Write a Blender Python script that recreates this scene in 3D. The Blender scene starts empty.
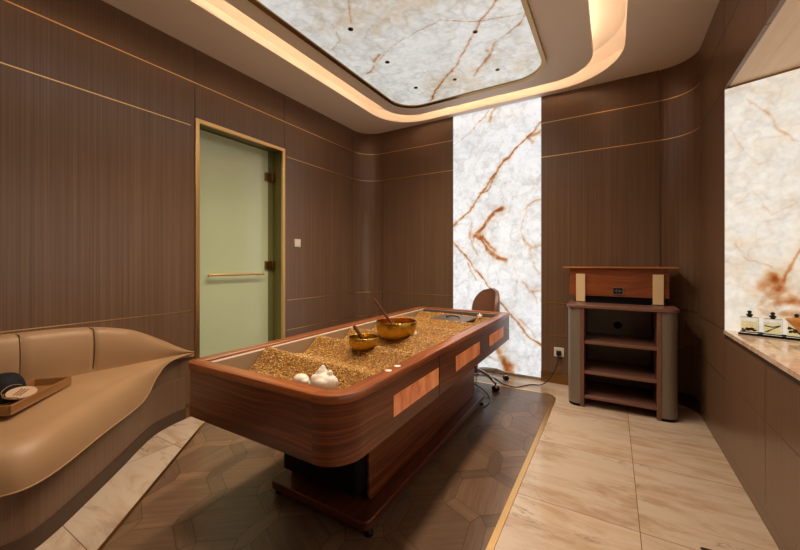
import bpy, bmesh, math, random
import numpy as np
from mathutils import Vector, Matrix
random.seed(4)
PI = math.pi
C = bpy.context.scene.collection
sc = bpy.context.scene

# ------------------------------------------------------------------ camera, world, light, exposure
cam = bpy.data.cameras.new('camera'); co = bpy.data.objects.new('camera', cam); C.objects.link(co)
co.location = (0, 0, 1.12); co.rotation_euler = (PI/2, 0, math.radians(30.8))
cam.sensor_width = 36; cam.lens = 36*356/800; cam.shift_y = -11/800; cam.clip_start = .02
sc.camera = co
vs = sc.view_settings; vs.view_transform = 'Standard'; vs.look = 'None'; vs.exposure = 0.16; vs.gamma = 1; vs.use_curve_mapping = False
w = bpy.data.worlds.new('world'); sc.world = w; w.use_nodes = True
w.node_tree.nodes['Background'].inputs[0].default_value = (.6, .5, .4, 1); w.node_tree.nodes['Background'].inputs[1].default_value = .02
COVE = 13.0       # light strips hidden in the ceiling cove
ONYX_BACK = .80; ONYX_CEIL = .61; ONYX_RIGHT = .72
SPOT = 39.0       # downlights in the ceiling panel
WARM = (1.0, .71, .51)
def lin(r, g, b): return tuple(((c/255/12.92) if c/255 <= .04045 else ((c/255+.055)/1.055)**2.4) for c in (r, g, b)) + (1,)

# ------------------------------------------------------------------ materials
def newmat(name):
    m = bpy.data.materials.new(name); m.use_nodes = True
    return m, m.node_tree.nodes, m.node_tree.links, m.node_tree.nodes['Principled BSDF']
def setp(b, col=None, rough=None, metal=None, **k):
    if col: b.inputs['Base Color'].default_value = col
    if rough is not None: b.inputs['Roughness'].default_value = rough
    if metal is not None: b.inputs['Metallic'].default_value = metal
    for a, v in k.items(): b.inputs[a.replace('_', ' ')].default_value = v
def plain(name, col, rough=.5, metal=0, noise=.06, nscale=40, **k):
    m, n, l, b = newmat(name); setp(b, col, rough, metal, **k)
    tc = n.new('ShaderNodeTexCoord'); t = n.new('ShaderNodeTexNoise'); t.inputs['Scale'].default_value = nscale
    l.new(tc.outputs['Object'], t.inputs['Vector'])
    mp = n.new('ShaderNodeMapRange'); mp.inputs['To Min'].default_value = max(0.02, rough-noise); mp.inputs['To Max'].default_value = min(1, rough+noise)
    l.new(t.outputs['Fac'], mp.inputs[0]); l.new(mp.outputs[0], b.inputs['Roughness'])
    return m
def wood(name, c0, c1, c2, rough=.3, along=1.2, across=26, fine=220, contrast=.5, wavy=.0, coat=0):
    """grain runs along U of the UV map (metres)"""
    m, n, l, b = newmat(name); setp(b, c1, rough)
    uv = n.new('ShaderNodeUVMap'); mp = n.new('ShaderNodeMapping'); mp.inputs['Scale'].default_value = (along, across, 1)
    vec = uv.outputs[0]
    if wavy:
        w1 = n.new('ShaderNodeTexNoise'); w1.inputs['Scale'].default_value = 2.2; w1.inputs['Detail'].default_value = 1
        l.new(uv.outputs[0], w1.inputs['Vector'])
        vm = n.new('ShaderNodeVectorMath'); vm.operation = 'MULTIPLY'; vm.inputs[1].default_value = (0, wavy, 0)
        l.new(w1.outputs['Color'], vm.inputs[0])
        va = n.new('ShaderNodeVectorMath'); va.operation = 'ADD'; l.new(uv.outputs[0], va.inputs[0]); l.new(vm.outputs[0], va.inputs[1])
        vec = va.outputs[0]
    l.new(vec, mp.inputs['Vector'])
    t = n.new('ShaderNodeTexNoise'); t.inputs['Scale'].default_value = 1; t.inputs['Detail'].default_value = 5; t.inputs['Roughness'].default_value = .6
    l.new(mp.outputs[0], t.inputs['Vector'])
    mp2 = n.new('ShaderNodeMapping'); mp2.inputs['Scale'].default_value = (along*4, fine, 1); l.new(vec, mp2.inputs['Vector'])
    t2 = n.new('ShaderNodeTexNoise'); t2.inputs['Scale'].default_value = 1; t2.inputs['Detail'].default_value = 2
    l.new(mp2.outputs[0], t2.inputs['Vector'])
    mx = n.new('ShaderNodeMix'); mx.data_type = 'FLOAT'; mx.inputs[0].default_value = .35
    l.new(t.outputs['Fac'], mx.inputs[2]); l.new(t2.outputs['Fac'], mx.inputs[3])
    r = n.new('ShaderNodeValToRGB'); e = r.color_ramp.elements
    e[0].position = .5-contrast*.3; e[0].color = c0; e[1].position = .5+contrast*.3; e[1].color = c2
    q = r.color_ramp.elements.new(.5); q.color = c1
    l.new(mx.outputs[0], r.inputs[0]); l.new(r.outputs[0], b.inputs['Base Color'])
    bp = n.new('ShaderNodeBump'); bp.inputs['Strength'].default_value = .06; bp.inputs['Distance'].default_value = .002
    l.new(t2.outputs['Fac'], bp.inputs['Height']); l.new(bp.outputs[0], b.inputs['Normal'])
    if coat: b.inputs['Coat Weight'].default_value = coat; b.inputs['Coat Roughness'].default_value = .12
    return m
VEN = wood('dark_veneer', lin(78, 57, 43), lin(114, 87, 66), lin(146, 115, 90), .28, .4, 120, 520, .95)
SOFFIT = wood('pale_veneer', lin(205, 176, 142), lin(222, 194, 160), lin(234, 208, 176), .35, .9, 30, 200, .8)
WAL = wood('walnut', lin(46, 17, 6), lin(108, 52, 22), lin(164, 90, 42), .34, .9, 44, 240, .68, .08, .1)
WALR = wood('walnut_rim', lin(92, 42, 20), lin(146, 80, 42), lin(184, 114, 66), .28, 1.4, 34, 200, .65, .07, .2)
WALD = wood('red_walnut', lin(56, 24, 12), lin(98, 48, 26), lin(132, 72, 42), .3, 1.6, 26, 200, .7, .04, .2)
SPK = wood('orange_walnut', lin(88, 40, 16), lin(142, 74, 34), lin(172, 98, 50), .4, 1.5, 20, 160, .7, .1, .1)
CAB = wood('plum_walnut', lin(86, 54, 46), lin(122, 84, 70), lin(142, 102, 86), .4, 1.2, 26, 200, .6)
TAUPE = wood('taupe_veneer', lin(116, 105, 92), lin(126, 115, 101), lin(136, 124, 109), .36, .5, 60, 400, 1.2)
TRAYW = wood('tray_wood', lin(130, 88, 48), lin(160, 112, 66), lin(180, 132, 84), .45, 1.5, 30, 200, .6)
BRASS = plain('brass', lin(240, 196, 132), .33, 1, .06, 60)
BRASSD = plain('dull_brass', lin(150, 118, 72), .3, 1, .06, 60)
BOWL = plain('bowl_brass', lin(186, 150, 64), .29, 1, .08, 50)
BRONZE = plain('dark_bronze', lin(165, 134, 92), .25, 1, .05, 30)
BLACK = plain('black_lacquer', lin(5, 4, 4), .6, 0, .05, Specular_IOR_Level=.15)
BLKCLOTH = plain('black_cloth', lin(14, 15, 22), .8, 0, .1, 200)
CHROME = plain('chrome', lin(200, 195, 190), .15, 1, .04)
STEEL = plain('brushed_steel', lin(190, 180, 165), .35, 1, .08)
PAINT = plain('ceiling_paint', lin(242, 232, 218), .75, 0, .04)
COVEP = plain('cove_paint', lin(238, 228, 214), .8, 0, .04)
SHELL = plain('shell_white', lin(238, 226, 210), .5, 0, .1, 30, Subsurface_Weight=.1)
LINER = plain('tray_liner', lin(196, 180, 160), .35, 0, .05)
LINERD = plain('tray_wall', lin(160, 136, 108), .4, 0, .05)
LIDW = wood('box_lid_wood', lin(150, 90, 40), lin(188, 120, 60), lin(206, 140, 78), .35, 1.5, 30, 200, .6)
RECESS = plain('recess_brown', lin(74, 53, 38), .5, 0, .05)
GREY = plain('grey_plastic', lin(96, 84, 76), .45, 0, .08)
LEATHB = plain('brown_leather', lin(132, 92, 72), .38, 0, .08, 90)
WHITEP = plain('white_plastic', lin(232, 222, 208), .35, 0, .04)
RUBBER = plain('black_rubber', lin(16, 16, 16), .5, 0, .08)
STRAP = plain('beige_strap', lin(236, 206, 158), .55, 0, .1, 80)
PAPER = plain('tag_paper', lin(214, 180, 146), .7, 0, .1)
INK = plain('tag_ink', lin(120, 78, 52), .7, 0, .1)
CORD = plain('tag_cord', lin(170, 130, 90), .7, 0, .1)
SEAMM = plain('dark_joint', lin(20, 12, 8), .4, 0, .05)
DARKSEAM = plain('seam_brown', lin(84, 58, 38), .6, 0, .05)  # thin dark piping along the bench backrest seams
RED = plain('red_lining', lin(190, 20, 24), .35, 0, .05)
ORMARK = plain('orange_mark', lin(220, 130, 40), .4, 0, .02)
GOLDW = wood('golden_wood', lin(190, 120, 40), lin(226, 156, 60), lin(240, 180, 84), .35, 1.4, 30, 200, .5)
# leather
LEA, n, l, b = newmat('tan_leather'); setp(b, lin(214, 166, 112), .42, 0)
tc = n.new('ShaderNodeTexCoord'); t = n.new('ShaderNodeTexVoronoi'); t.inputs['Scale'].default_value = 420
l.new(tc.outputs['Object'], t.inputs['Vector']); bp = n.new('ShaderNodeBump'); bp.inputs['Strength'].default_value = .12; bp.inputs['Distance'].default_value = .001
l.new(t.outputs['Distance'], bp.inputs['Height']); l.new(bp.outputs[0], b.inputs['Normal'])
t2 = n.new('ShaderNodeTexNoise'); t2.inputs['Scale'].default_value = 3; l.new(tc.outputs['Object'], t2.inputs['Vector'])
r = n.new('ShaderNodeValToRGB'); r.color_ramp.elements[0].color = lin(170, 133, 95); r.color_ramp.elements[1].color = lin(192, 154, 113)
l.new(t2.outputs['Fac'], r.inputs[0]); l.new(r.outputs[0], b.inputs['Base Color'])
# frosted sage glass
SAGE, n, l, b = newmat('frosted_sage_glass'); setp(b, lin(186, 198, 152), .22, 0); b.inputs['Coat Weight'].default_value = .5; b.inputs['Coat Roughness'].default_value = .08
tc = n.new('ShaderNodeTexCoord'); t = n.new('ShaderNodeTexNoise'); t.inputs['Scale'].default_value = 1.2; l.new(tc.outputs['Object'], t.inputs['Vector'])
r = n.new('ShaderNodeValToRGB'); r.color_ramp.elements[0].color = lin(192, 210, 170); r.color_ramp.elements[1].color = lin(212, 222, 186)
l.new(t.outputs['Fac'], r.inputs[0]); l.new(r.outputs[0], b.inputs['Base Color'])
REVEAL = plain('green_glass_edge', lin(120, 118, 70), .3, 0, .05)
# marble floor with 1.22 x 0.61 m tiles
def marble(name, ca, cb, cv, rough, tiles=True, scale=1.0, base_dark=1.0):
    m, n, l, b = newmat(name); setp(b, ca, rough)
    tc = n.new('ShaderNodeTexCoord'); P = tc.outputs['Object']
    def N(t, **k):
        x = n.new(t)
        for a, v in k.items(): setattr(x, a, v)
        return x
    def math_(op, a, bb=None):
        x = N('ShaderNodeMath', operation=op)
        for i, q in enumerate((a, bb)):
            if q is None: continue
            if isinstance(q, (int, float)): x.inputs[i].default_value = q
            else: l.new(q, x.inputs[i])
        return x.outputs[0]
    sep = N('ShaderNodeSeparateXYZ'); l.new(P, sep.inputs[0])
    if tiles:
        fx = math_('DIVIDE', math_('ADD', sep.outputs[0], -.10+12.2), 1.22); fy = math_('DIVIDE', math_('ADD', sep.outputs[1], -1.79+6.1), .61)
        cx, cy = math_('FLOOR', fx), math_('FLOOR', fy)
        comb = N('ShaderNodeCombineXYZ'); l.new(cx, comb.inputs[0]); l.new(cy, comb.inputs[1])
        wn = N('ShaderNodeTexWhiteNoise', noise_dimensions='2D'); l.new(comb.outputs[0], wn.inputs['Vector'])
        off = N('ShaderNodeVectorMath', operation='SCALE'); off.inputs['Scale'].default_value = 7; l.new(wn.outputs['Color'], off.inputs[0])
        add = N('ShaderNodeVectorMath', operation='ADD'); l.new(P, add.inputs[0]); l.new(off.outputs[0], add.inputs[1]); Q = add.outputs[0]
    else: Q = P
    rot = N('ShaderNodeMapping'); rot.inputs['Rotation'].default_value = (0, 0, math.radians(14)); rot.inputs['Scale'].default_value = (.9*scale, 3.6*scale, 1*scale); l.new(Q, rot.inputs['Vector'])
    t = N('ShaderNodeTexNoise'); t.inputs['Scale'].default_value = 2.2; t.inputs['Detail'].default_value = 10; t.inputs['Roughness'].default_value = .68; t.inputs['Distortion'].default_value = .5
    l.new(rot.outputs[0], t.inputs['Vector'])
    r = N('ShaderNodeValToRGB'); e = r.color_ramp.elements; e[0].position = .38; e[0].color = cb; e[1].position = .55; e[1].color = ca
    l.new(t.outputs['Fac'], r.inputs[0])
    t3 = N('ShaderNodeTexNoise'); t3.inputs['Scale'].default_value = 1.1; t3.inputs['Detail'].default_value = 9; t3.inputs['Distortion'].default_value = .9; t3.inputs['Roughness'].default_value = .62
    rot2 = N('ShaderNodeMapping'); rot2.inputs['Scale'].default_value = (1.1*scale, 2.6*scale, 1*scale); rot2.inputs['Rotation'].default_value = (0, 0, math.radians(-12)); rot2.inputs['Location'].default_value = (3, 5, 0)
    l.new(Q, rot2.inputs['Vector']); l.new(rot2.outputs[0], t3.inputs['Vector'])
    v = math_('ABSOLUTE', math_('SUBTRACT', t3.outputs['Fac'], .47))
    vr = N('ShaderNodeMapRange'); vr.inputs['From Max'].default_value = .012; vr.inputs['To Min'].default_value = .6; vr.inputs['To Max'].default_value = 0; l.new(v, vr.inputs[0])
    vb = N('ShaderNodeTexNoise'); vb.inputs['Scale'].default_value = 3.; l.new(Q, vb.inputs['Vector'])
    vm = N('ShaderNodeMapRange'); vm.inputs['From Min'].default_value = .45; vm.inputs['From Max'].default_value = .68; l.new(vb.outputs['Fac'], vm.inputs[0])
    f = math_('MULTIPLY', vr.outputs[0], vm.outputs[0])
    mx = N('ShaderNodeMix', data_type='RGBA'); l.new(f, mx.inputs[0]); l.new(r.outputs[0], mx.inputs[6]); mx.inputs[7].default_value = cv
    out = mx.outputs[2]
    if tiles:
        tint = N('ShaderNodeMapRange'); tint.inputs['To Min'].default_value = .9; tint.inputs['To Max'].default_value = 1.04; l.new(wn.outputs['Value'], tint.inputs[0])
        hs = N('ShaderNodeHueSaturation'); l.new(out, hs.inputs['Color']); l.new(tint.outputs[0], hs.inputs['Value'])
        ex = math_('MULTIPLY', math_('PINGPONG', fx, .5), 1.22); ey = math_('MULTIPLY', math_('PINGPONG', fy, .5), .61)
        d = math_('MINIMUM', ex, ey); g = math_('LESS_THAN', d, .0016)
        mj = N('ShaderNodeMix', data_type='RGBA'); l.new(g, mj.inputs[0]); l.new(hs.outputs[0], mj.inputs[6]); mj.inputs[7].default_value = lin(128, 92, 62)
        out = mj.outputs[2]
    l.new(out, b.inputs['Base Color'])
    return m
MARB = marble('beige_marble', lin(210, 190, 168), lin(189, 160, 131), lin(84, 62, 46), .12)
LEDGE = marble('ledge_marble', lin(236, 212, 190), lin(216, 178, 144), lin(150, 96, 66), .07, False, 2.5)
# parquet: tint per block from a face attribute
PARQ = wood('parquet', lin(98, 74, 56), lin(122, 95, 73), lin(142, 113, 88), .28, 2.5, 30, 170, .9, .05)
n, l = PARQ.node_tree.nodes, PARQ.node_tree.links; b = n['Principled BSDF']
at = n.new('ShaderNodeAttribute'); at.attribute_name = 'tint'
hs = n.new('ShaderNodeHueSaturation'); src = b.inputs['Base Color'].links[0].from_socket; l.new(src, hs.inputs['Color']); l.new(at.outputs['Fac'], hs.inputs['Value']); l.new(hs.outputs[0], b.inputs['Base Color'])
PGAP = plain('parquet_joint', lin(50, 34, 24), .6)
# wheat grain, tint per kernel
WHEAT, n, l, b = newmat('wheat_grain'); setp(b, lin(200, 140, 60), .42)
at = n.new('ShaderNodeAttribute'); at.attribute_name = 'tint'
r = n.new('ShaderNodeValToRGB'); r.color_ramp.elements[0].color = lin(92, 56, 18); r.color_ramp.elements[1].color = lin(240, 200, 112); q = r.color_ramp.elements.new(.5); q.color = lin(176, 124, 50)
l.new(at.outputs['Fac'], r.inputs[0]); l.new(r.outputs[0], b.inputs['Base Color'])
# backlit stone: colour from the vein field computed below
def onyx_mat(name, strength):
    m, n, l, b = newmat(name); at = n.new('ShaderNodeAttribute'); at.attribute_name = 'stone'
    l.new(at.outputs['Color'], b.inputs['Emission Color']); b.inputs['Emission Strength'].default_value = strength
    hs = n.new('ShaderNodeHueSaturation'); hs.inputs['Value'].default_value = .35; l.new(at.outputs['Color'], hs.inputs['Color']); l.new(hs.outputs[0], b.inputs['Base Color'])
    b.inputs['Roughness'].default_value = .12
    return m
def amber_mat():
    m, n, l, b = newmat('amber_stone'); setp(b, lin(190, 90, 40), .2)
    uv = n.new('ShaderNodeUVMap'); mp = n.new('ShaderNodeMapping'); mp.inputs['Scale'].default_value = (14, 7, 1); l.new(uv.outputs[0], mp.inputs['Vector'])
    t = n.new('ShaderNodeTexNoise'); t.inputs['Scale'].default_value = 1; t.inputs['Detail'].default_value = 4; t.inputs['Distortion'].default_value = .8; l.new(mp.outputs[0], t.inputs['Vector'])
    r = n.new('ShaderNodeValToRGB'); e = r.color_ramp.elements; e[0].position = .3; e[0].color = lin(178, 84, 40); e[1].position = .75; e[1].color = lin(232, 144, 88)
    l.new(t.outputs['Fac'], r.inputs[0]); l.new(r.outputs[0], b.inputs['Base Color']); l.new(r.outputs[0], b.inputs['Emission Color']); b.inputs['Emission Strength'].default_value = .30
    return m
AMBER = amber_mat()
def glassmat(name, col, rough=0.0, ior=1.45):
    m, n, l, b = newmat(name); setp(b, col, rough, 0, IOR=ior); b.inputs['Transmission Weight'].default_value = 1
    return m
CLEAR = glassmat('clear_glass', (1, 1, 1, 1)); OIL = glassmat('yellow_oil', (.98, .88, .52, 1), 0, 1.36)
PETAL = plain('orange_petals', lin(226, 130, 40), .5, 0, .1); n, l = PETAL.node_tree.nodes, PETAL.node_tree.links; tr_ = n.new('ShaderNodeBsdfTranslucent'); tr_.inputs[0].default_value = lin(236, 150, 50); ms = n.new('ShaderNodeMixShader'); ms.inputs[0].default_value = .7
l.new(n['Principled BSDF'].outputs[0], ms.inputs[1]); l.new(tr_.outputs[0], ms.inputs[2]); l.new(ms.outputs[0], n['Material Output'].inputs[0])
TWIG = plain('dark_twigs', lin(44, 30, 26), .7, 0, .1)
STRIP = bpy.data.materials.new('cove_light_strip'); STRIP.use_nodes = True
b = STRIP.node_tree.nodes['Principled BSDF']; b.inputs['Emission Color'].default_value = WARM+(1,); b.inputs['Emission Strength'].default_value = COVE

# ------------------------------------------------------------------ mesh helpers
class MB:
    def __init__(s): s.v = []; s.f = []; s.uv = []; s.mi = []
    def face(s, idx, uv, mi=0): uv = [(q[0], q[1]) for q in uv]; s.f.append(idx); s.uv.append(uv); s.mi.append(mi)
    def box(s, x0, x1, y0, y1, z0, z1, grain='x', mi=0):
        g = 'xyz'.index(grain); o = random.random()*5; k = len(s.v)
        P = [(x, y, z) for x in (x0, x1) for y in (y0, y1) for z in (z0, z1)]; s.v += P
        for q in ((0,1,3,2),(4,6,7,5),(0,4,5,1),(2,3,7,6),(0,2,6,4),(1,5,7,3)):
            pts = [P[i] for i in q]; ax = [a for a in range(3) if len({round(p[a], 9) for p in pts}) > 1]
            if len(ax) < 2: ax = [0, 1]
            u = g if g in ax else ax[0]; v = [a for a in ax if a != u][0]
            s.face([k+i for i in q], [(p[u]+o, p[v]+o*.7) for p in pts], mi)
        return s
    def prism(s, pts, z0, z1, grain=0, mi=0):
        k = len(s.v); n = len(pts); s.v += [(x, y, z0) for x, y in pts] + [(x, y, z1) for x, y in pts]
        o = random.random()*5
        gg = grain % 2; uvt = [(p[gg]+o, p[1-gg]) for p in pts]
        s.face([k+n+i for i in range(n)], uvt, mi); s.face([k+i for i in reversed(range(n))], uvt[::-1], mi)
        a = 0
        for i in range(n):
            j = (i+1) % n; d = math.dist(pts[i], pts[j])
            if grain == 2: uv = [(z0, a), (z0, a+d), (z1, a+d), (z1, a)]
            else: uv = [(a, z0), (a+d, z0), (a+d, z1), (a, z1)]
            s.face([k+i, k+j, k+n+j, k+n+i], uv, mi); a += d
        return s
    def sweep(s, loops, closed=True, mi=0, ugrain=True, cap=False):
        """loops: list of equal-length 3D point rings; faces between consecutive rings"""
        k = len(s.v); n = len(loops[0])
        for L in loops: s.v += [tuple(p) for p in L]
        us = [0]
        for i in range(n): us.append(us[-1]+math.dist(loops[0][i], loops[0][(i+1) % n]))
        vv = 0
        for r in range(len(loops)-1):
            dv = math.dist(loops[r][0], loops[r+1][0])
            for i in range(n if closed else n-1):
                j = (i+1) % n
                uv = [(us[i], vv), (us[i+1], vv), (us[i+1], vv+dv), (us[i], vv+dv)]
                if not ugrain: uv = [(b_, a_) for a_, b_ in uv]
                s.face([k+r*n+i, k+r*n+j, k+(r+1)*n+j, k+(r+1)*n+i], uv, mi)
            vv += dv
        if cap:
            for r, rev in ((0, True), (len(loops)-1, False)):
                idx = list(range(n)); idx = idx[::-1] if rev else idx
                s.face([k+r*n+i for i in idx], [(loops[r][i][0], loops[r][i][1]) for i in idx], mi)
        return s
    def lathe(s, prof, cx=0, cy=0, n=32, cap=True, mi=0):
        loops = [[(cx+r*math.cos(2*PI*i/n), cy+r*math.sin(2*PI*i/n), z) for i in range(n)] for r, z in prof]
        return s.sweep(loops, mi=mi, cap=cap)
    def tube(s, pts, r, n=10, mi=0, taper=None):
        pts = [Vector(p) for p in pts]; loops = []; up = Vector((0, 0, 1))
        for i, p in enumerate(pts):
            d = (pts[min(i+1, len(pts)-1)]-pts[max(i-1, 0)]).normalized()
            if i == 0:
                a = d.cross(up); a = a.normalized() if a.length > .05 else Vector((1, 0, 0))
            else: a = (a-d*a.dot(d)).normalized()
            bb = d.cross(a); rr = r if taper is None else r*taper[i]
            loops.append([p+a*rr*math.cos(2*PI*j/n)+bb*rr*math.sin(2*PI*j/n) for j in range(n)])
        return s.sweep(loops, mi=mi, cap=True)
    def ball(s, c, r, n=16, m=10, mi=0):
        rx, ry, rz = r if hasattr(r, '__len__') else (r, r, r); loops = []
        for a in range(1, m): 
            th = -PI/2+PI*a/m; loops.append([(c[0]+rx*math.cos(th)*math.cos(2*PI*i/n), c[1]+ry*math.cos(th)*math.sin(2*PI*i/n), c[2]+rz*math.sin(th)) for i in range(n)])
        return s.sweep(loops, mi=mi, cap=True)
    def build(s, name, mats, parent=None, bevel=0, smooth=False, seg=2, **props):
        me = bpy.data.meshes.new(name); me.from_pydata([tuple(map(float, v)) for v in s.v], [], s.f)
        ul = me.uv_layers.new(name='UVMap'); flat = [c for f in s.uv for p in f for c in p]; ul.data.foreach_set('uv', flat)
        for m in (mats if isinstance(mats, (list, tuple)) else [mats]): me.materials.append(m)
        me.polygons.foreach_set('material_index', s.mi)
        bm = bmesh.new(); bm.from_mesh(me); bmesh.ops.recalc_face_normals(bm, faces=bm.faces); bm.to_mesh(me); bm.free()
        o = bpy.data.objects.new(name, me); C.objects.link(o); o.parent = parent
        if bevel:
            q = o.modifiers.new('bevel', 'BEVEL'); q.width = bevel; q.segments = seg; q.limit_method = 'ANGLE'; q.angle_limit = .7; q.harden_normals = False
        if smooth or bevel:
            me.shade_smooth() if hasattr(me, 'shade_smooth') else None
            bm = bmesh.new(); bm.from_mesh(me)
            for e in bm.edges:
                if len(e.link_faces) == 2 and e.calc_face_angle(0) > .6: e.smooth = False
            bm.to_mesh(me); bm.free()
        for a, v in props.items(): o[a] = v
        return o
def thing(name, label, cat, loc=(0, 0, 0), rz=0, group=None):
    o = bpy.data.objects.new(name, None); C.objects.link(o); o.location = loc; o.rotation_euler = (0, 0, rz); o.empty_display_size = .1
    o['label'] = label; o['category'] = cat
    if group: o['group'] = group
    return o
def tag(o, label, cat, group=None, kind=None):
    o['label'] = label; o['category'] = cat
    if group: o['group'] = group
    if kind: o['kind'] = kind
    return o
def rrect(x0, x1, y0, y1, r, n=8):
    """rounded rectangle, radii for corners (x1,y0),(x1,y1),(x0,y1),(x0,y0)"""
    if not hasattr(r, '__len__'): r = (r,)*4
    out = []
    for (cx, cy, a0), q in zip(((x1, y0, -90), (x1, y1, 0), (x0, y1, 90), (x0, y0, 180)), r):
        sx = -1 if cx == x1 else 1; sy = -1 if cy == y1 else 1
        for i in range(n+1):
            a = math.radians(a0+90*i/n); out.append((cx+sx*q+q*math.cos(a), cy+sy*q+q*math.sin(a)))
    return out
def z3(loop, z): return [(x, y, z) for x, y in loop]
def crom(P, sub=6):
    out = []; P = [Vector(p) for p in P]
    for i in range(len(P)-1):
        p0, p1, p2, p3 = P[max(i-1, 0)], P[i], P[i+1], P[min(i+2, len(P)-1)]
        for k in range(sub):
            t = k/sub; out.append(.5*((2*p1)+(p2-p0)*t+(2*p0-5*p1+4*p2-p3)*t*t+(3*p1-p0-3*p2+p3)*t**3))
    out.append(P[-1]); return out

# ------------------------------------------------------------------ noise and backlit stone panels
def vnoise(x, y, seed):
    xi, yi = np.floor(x).astype(int), np.floor(y).astype(int); fx, fy = x-xi, y-yi
    fx, fy = fx*fx*(3-2*fx), fy*fy*(3-2*fy)
    def h(a, b_):
        q = (a*374761393+b_*668265263+seed*982451653) & 0x7fffffff; q = ((q ^ (q >> 13))*1274126177) & 0x7fffffff
        return ((q ^ (q >> 16)) & 0xffff)/65535.
    return (h(xi, yi)*(1-fx)+h(xi+1, yi)*fx)*(1-fy)+(h(xi, yi+1)*(1-fx)+h(xi+1, yi+1)*fx)*fy
def fbm(x, y, seed, o=5):
    a, s, r = .5, 0, 0
    for k in range(o): r = r+a*vnoise(x*2**k, y*2**k, seed+k*17); s += a; a *= .55
    return r/s
def stone_field(u, v, veins, seed, white, grey, tan, warm, crk=.75):
    """veins: (polyline, width, strength); colour from cloudy noise, hairlines and the named veins"""
    wx = u+.05*(fbm(u*5, v*5, seed+1)-.5)+.025*(fbm(u*22, v*22, seed+2)-.5); wy = v+.05*(fbm(u*5, v*5, seed+3)-.5)+.025*(fbm(u*22, v*22, seed+4)-.5)
    col = np.empty(u.shape+(3,)); cl = fbm(u*3.2, v*3.2, seed+5); fi = fbm(u*16, v*16, seed+6); f2 = fbm(u*48, v*48, seed+9, 3)
    a = .75*np.clip((cl-.46)*2.2+(fi-.5)*1.6, 0, 1)[..., None]
    col[:] = np.array(white)*(1-a)+np.array(grey)*a
    tmask = np.clip((fbm(u*1.7+9, v*1.7, seed+7)-.48)*4+(fi-.5)*1.4, 0, 1)[..., None]*warm
    col = col*(1-tmask)+np.array(tan)*tmask
    cr = np.abs(fbm(wx*7+1, wy*7, seed+51, 5)-.5)*2; cr2 = np.abs(fbm(wx*15+1, wy*15, seed+52, 4)-.5)*2
    col = col*(1-crk*np.array((.20, .21, .22))*np.clip(1-cr*6, 0, 1)[..., None]-crk*np.array((.13, .14, .15))*np.clip(1-cr2*4, 0, 1)[..., None])
    for sc_, th, k in ((2.4, .022, .3), (4.6, .02, .28), (9, .022, .2)):
        h = np.abs(fbm(wx*sc_+3, wy*sc_, seed+int(sc_*10), 4)-.5); hm = np.clip(1-h/th, 0, 1)*np.clip((fbm(u*2, v*2, seed+int(sc_))-.35)*4, 0, 1)*k
        col = col*(1-hm[..., None])+col*np.array((.74, .6, .46))*hm[..., None]
    col *= (1+.16*(f2-.5)+.14*(fi-.5))[..., None]
    for line, wd, st in veins:
        d = np.full(u.shape, 9.)
        for (ax, ay), (bx, by) in zip(line[:-1], line[1:]):
            L = (bx-ax)**2+(by-ay)**2+1e-9; t = np.clip(((wx-ax)*(bx-ax)+(wy-ay)*(by-ay))/L, 0, 1)
            d = np.minimum(d, np.hypot(wx-ax-t*(bx-ax), wy-ay-t*(by-ay)))
        ww = wd*(.10+1.25*fbm(u*9, v*9, seed+int(wd*9000))**1.3)
        core = np.exp(-(d/ww)**3)*st*(.6+1.6*(fi-.4)); halo = np.exp(-(d/(ww*3.))**2)*st*.30*np.clip(fi*2-.4, 0, 1)
        TT = np.array((.46, .15, .05)); col = col*TT**(halo[..., None]*.6)
        core = np.clip(core, 0, 1)[..., None]; col = col*TT**core
    return np.clip(col, 0, 1.2)
def stone_grid(name, origin, du, dv, U, V, step, mask, mat, parent, field):
    """flat slab: front surface grid with vein colours; origin + u*du + v*dv"""
    nu, nv = int(U/step)+1, int(V/step)+1
    u, v = np.meshgrid(np.linspace(0, U, nu), np.linspace(0, V, nv), indexing='ij')
    o, a, b_ = map(np.array, (origin, du, dv)); P = o+u[..., None]*a+v[..., None]*b_
    idx = np.arange(nu*nv).reshape(nu, nv); q = np.stack([idx[:-1, :-1], idx[1:, :-1], idx[1:, 1:], idx[:-1, 1:]], -1).reshape(-1, 4)
    if mask is not None:
        ok = mask(u, v).reshape(-1); q = q[ok[q].all(1)]
    me = bpy.data.meshes.new(name); me.from_pydata(P.reshape(-1, 3).tolist(), [], q.tolist())
    c = field(u, v).reshape(-1, 3); c = np.concatenate([c, np.ones((len(c), 1))], 1)
    at = me.color_attributes.new('stone', 'FLOAT_COLOR', 'POINT'); at.data.foreach_set('color', c.reshape(-1).astype(np.float32))
    me.materials.append(mat); ob = bpy.data.objects.new(name, me); C.objects.link(ob); ob.parent = parent
    so = ob.modifiers.new('thick', 'SOLIDIFY'); so.thickness = .012; so.offset = -1
    return ob

# ================================================================== STRUCTURE
LX, RX, BY, FY, H = -2.66, .56, 3.62, -1.7, 2.72
TH = .10
# floor
fl = MB().box(LX-.3, 1.6, FY-.1, BY+.15, -.08, 0).build('floor', MARB, kind='structure')
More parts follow.
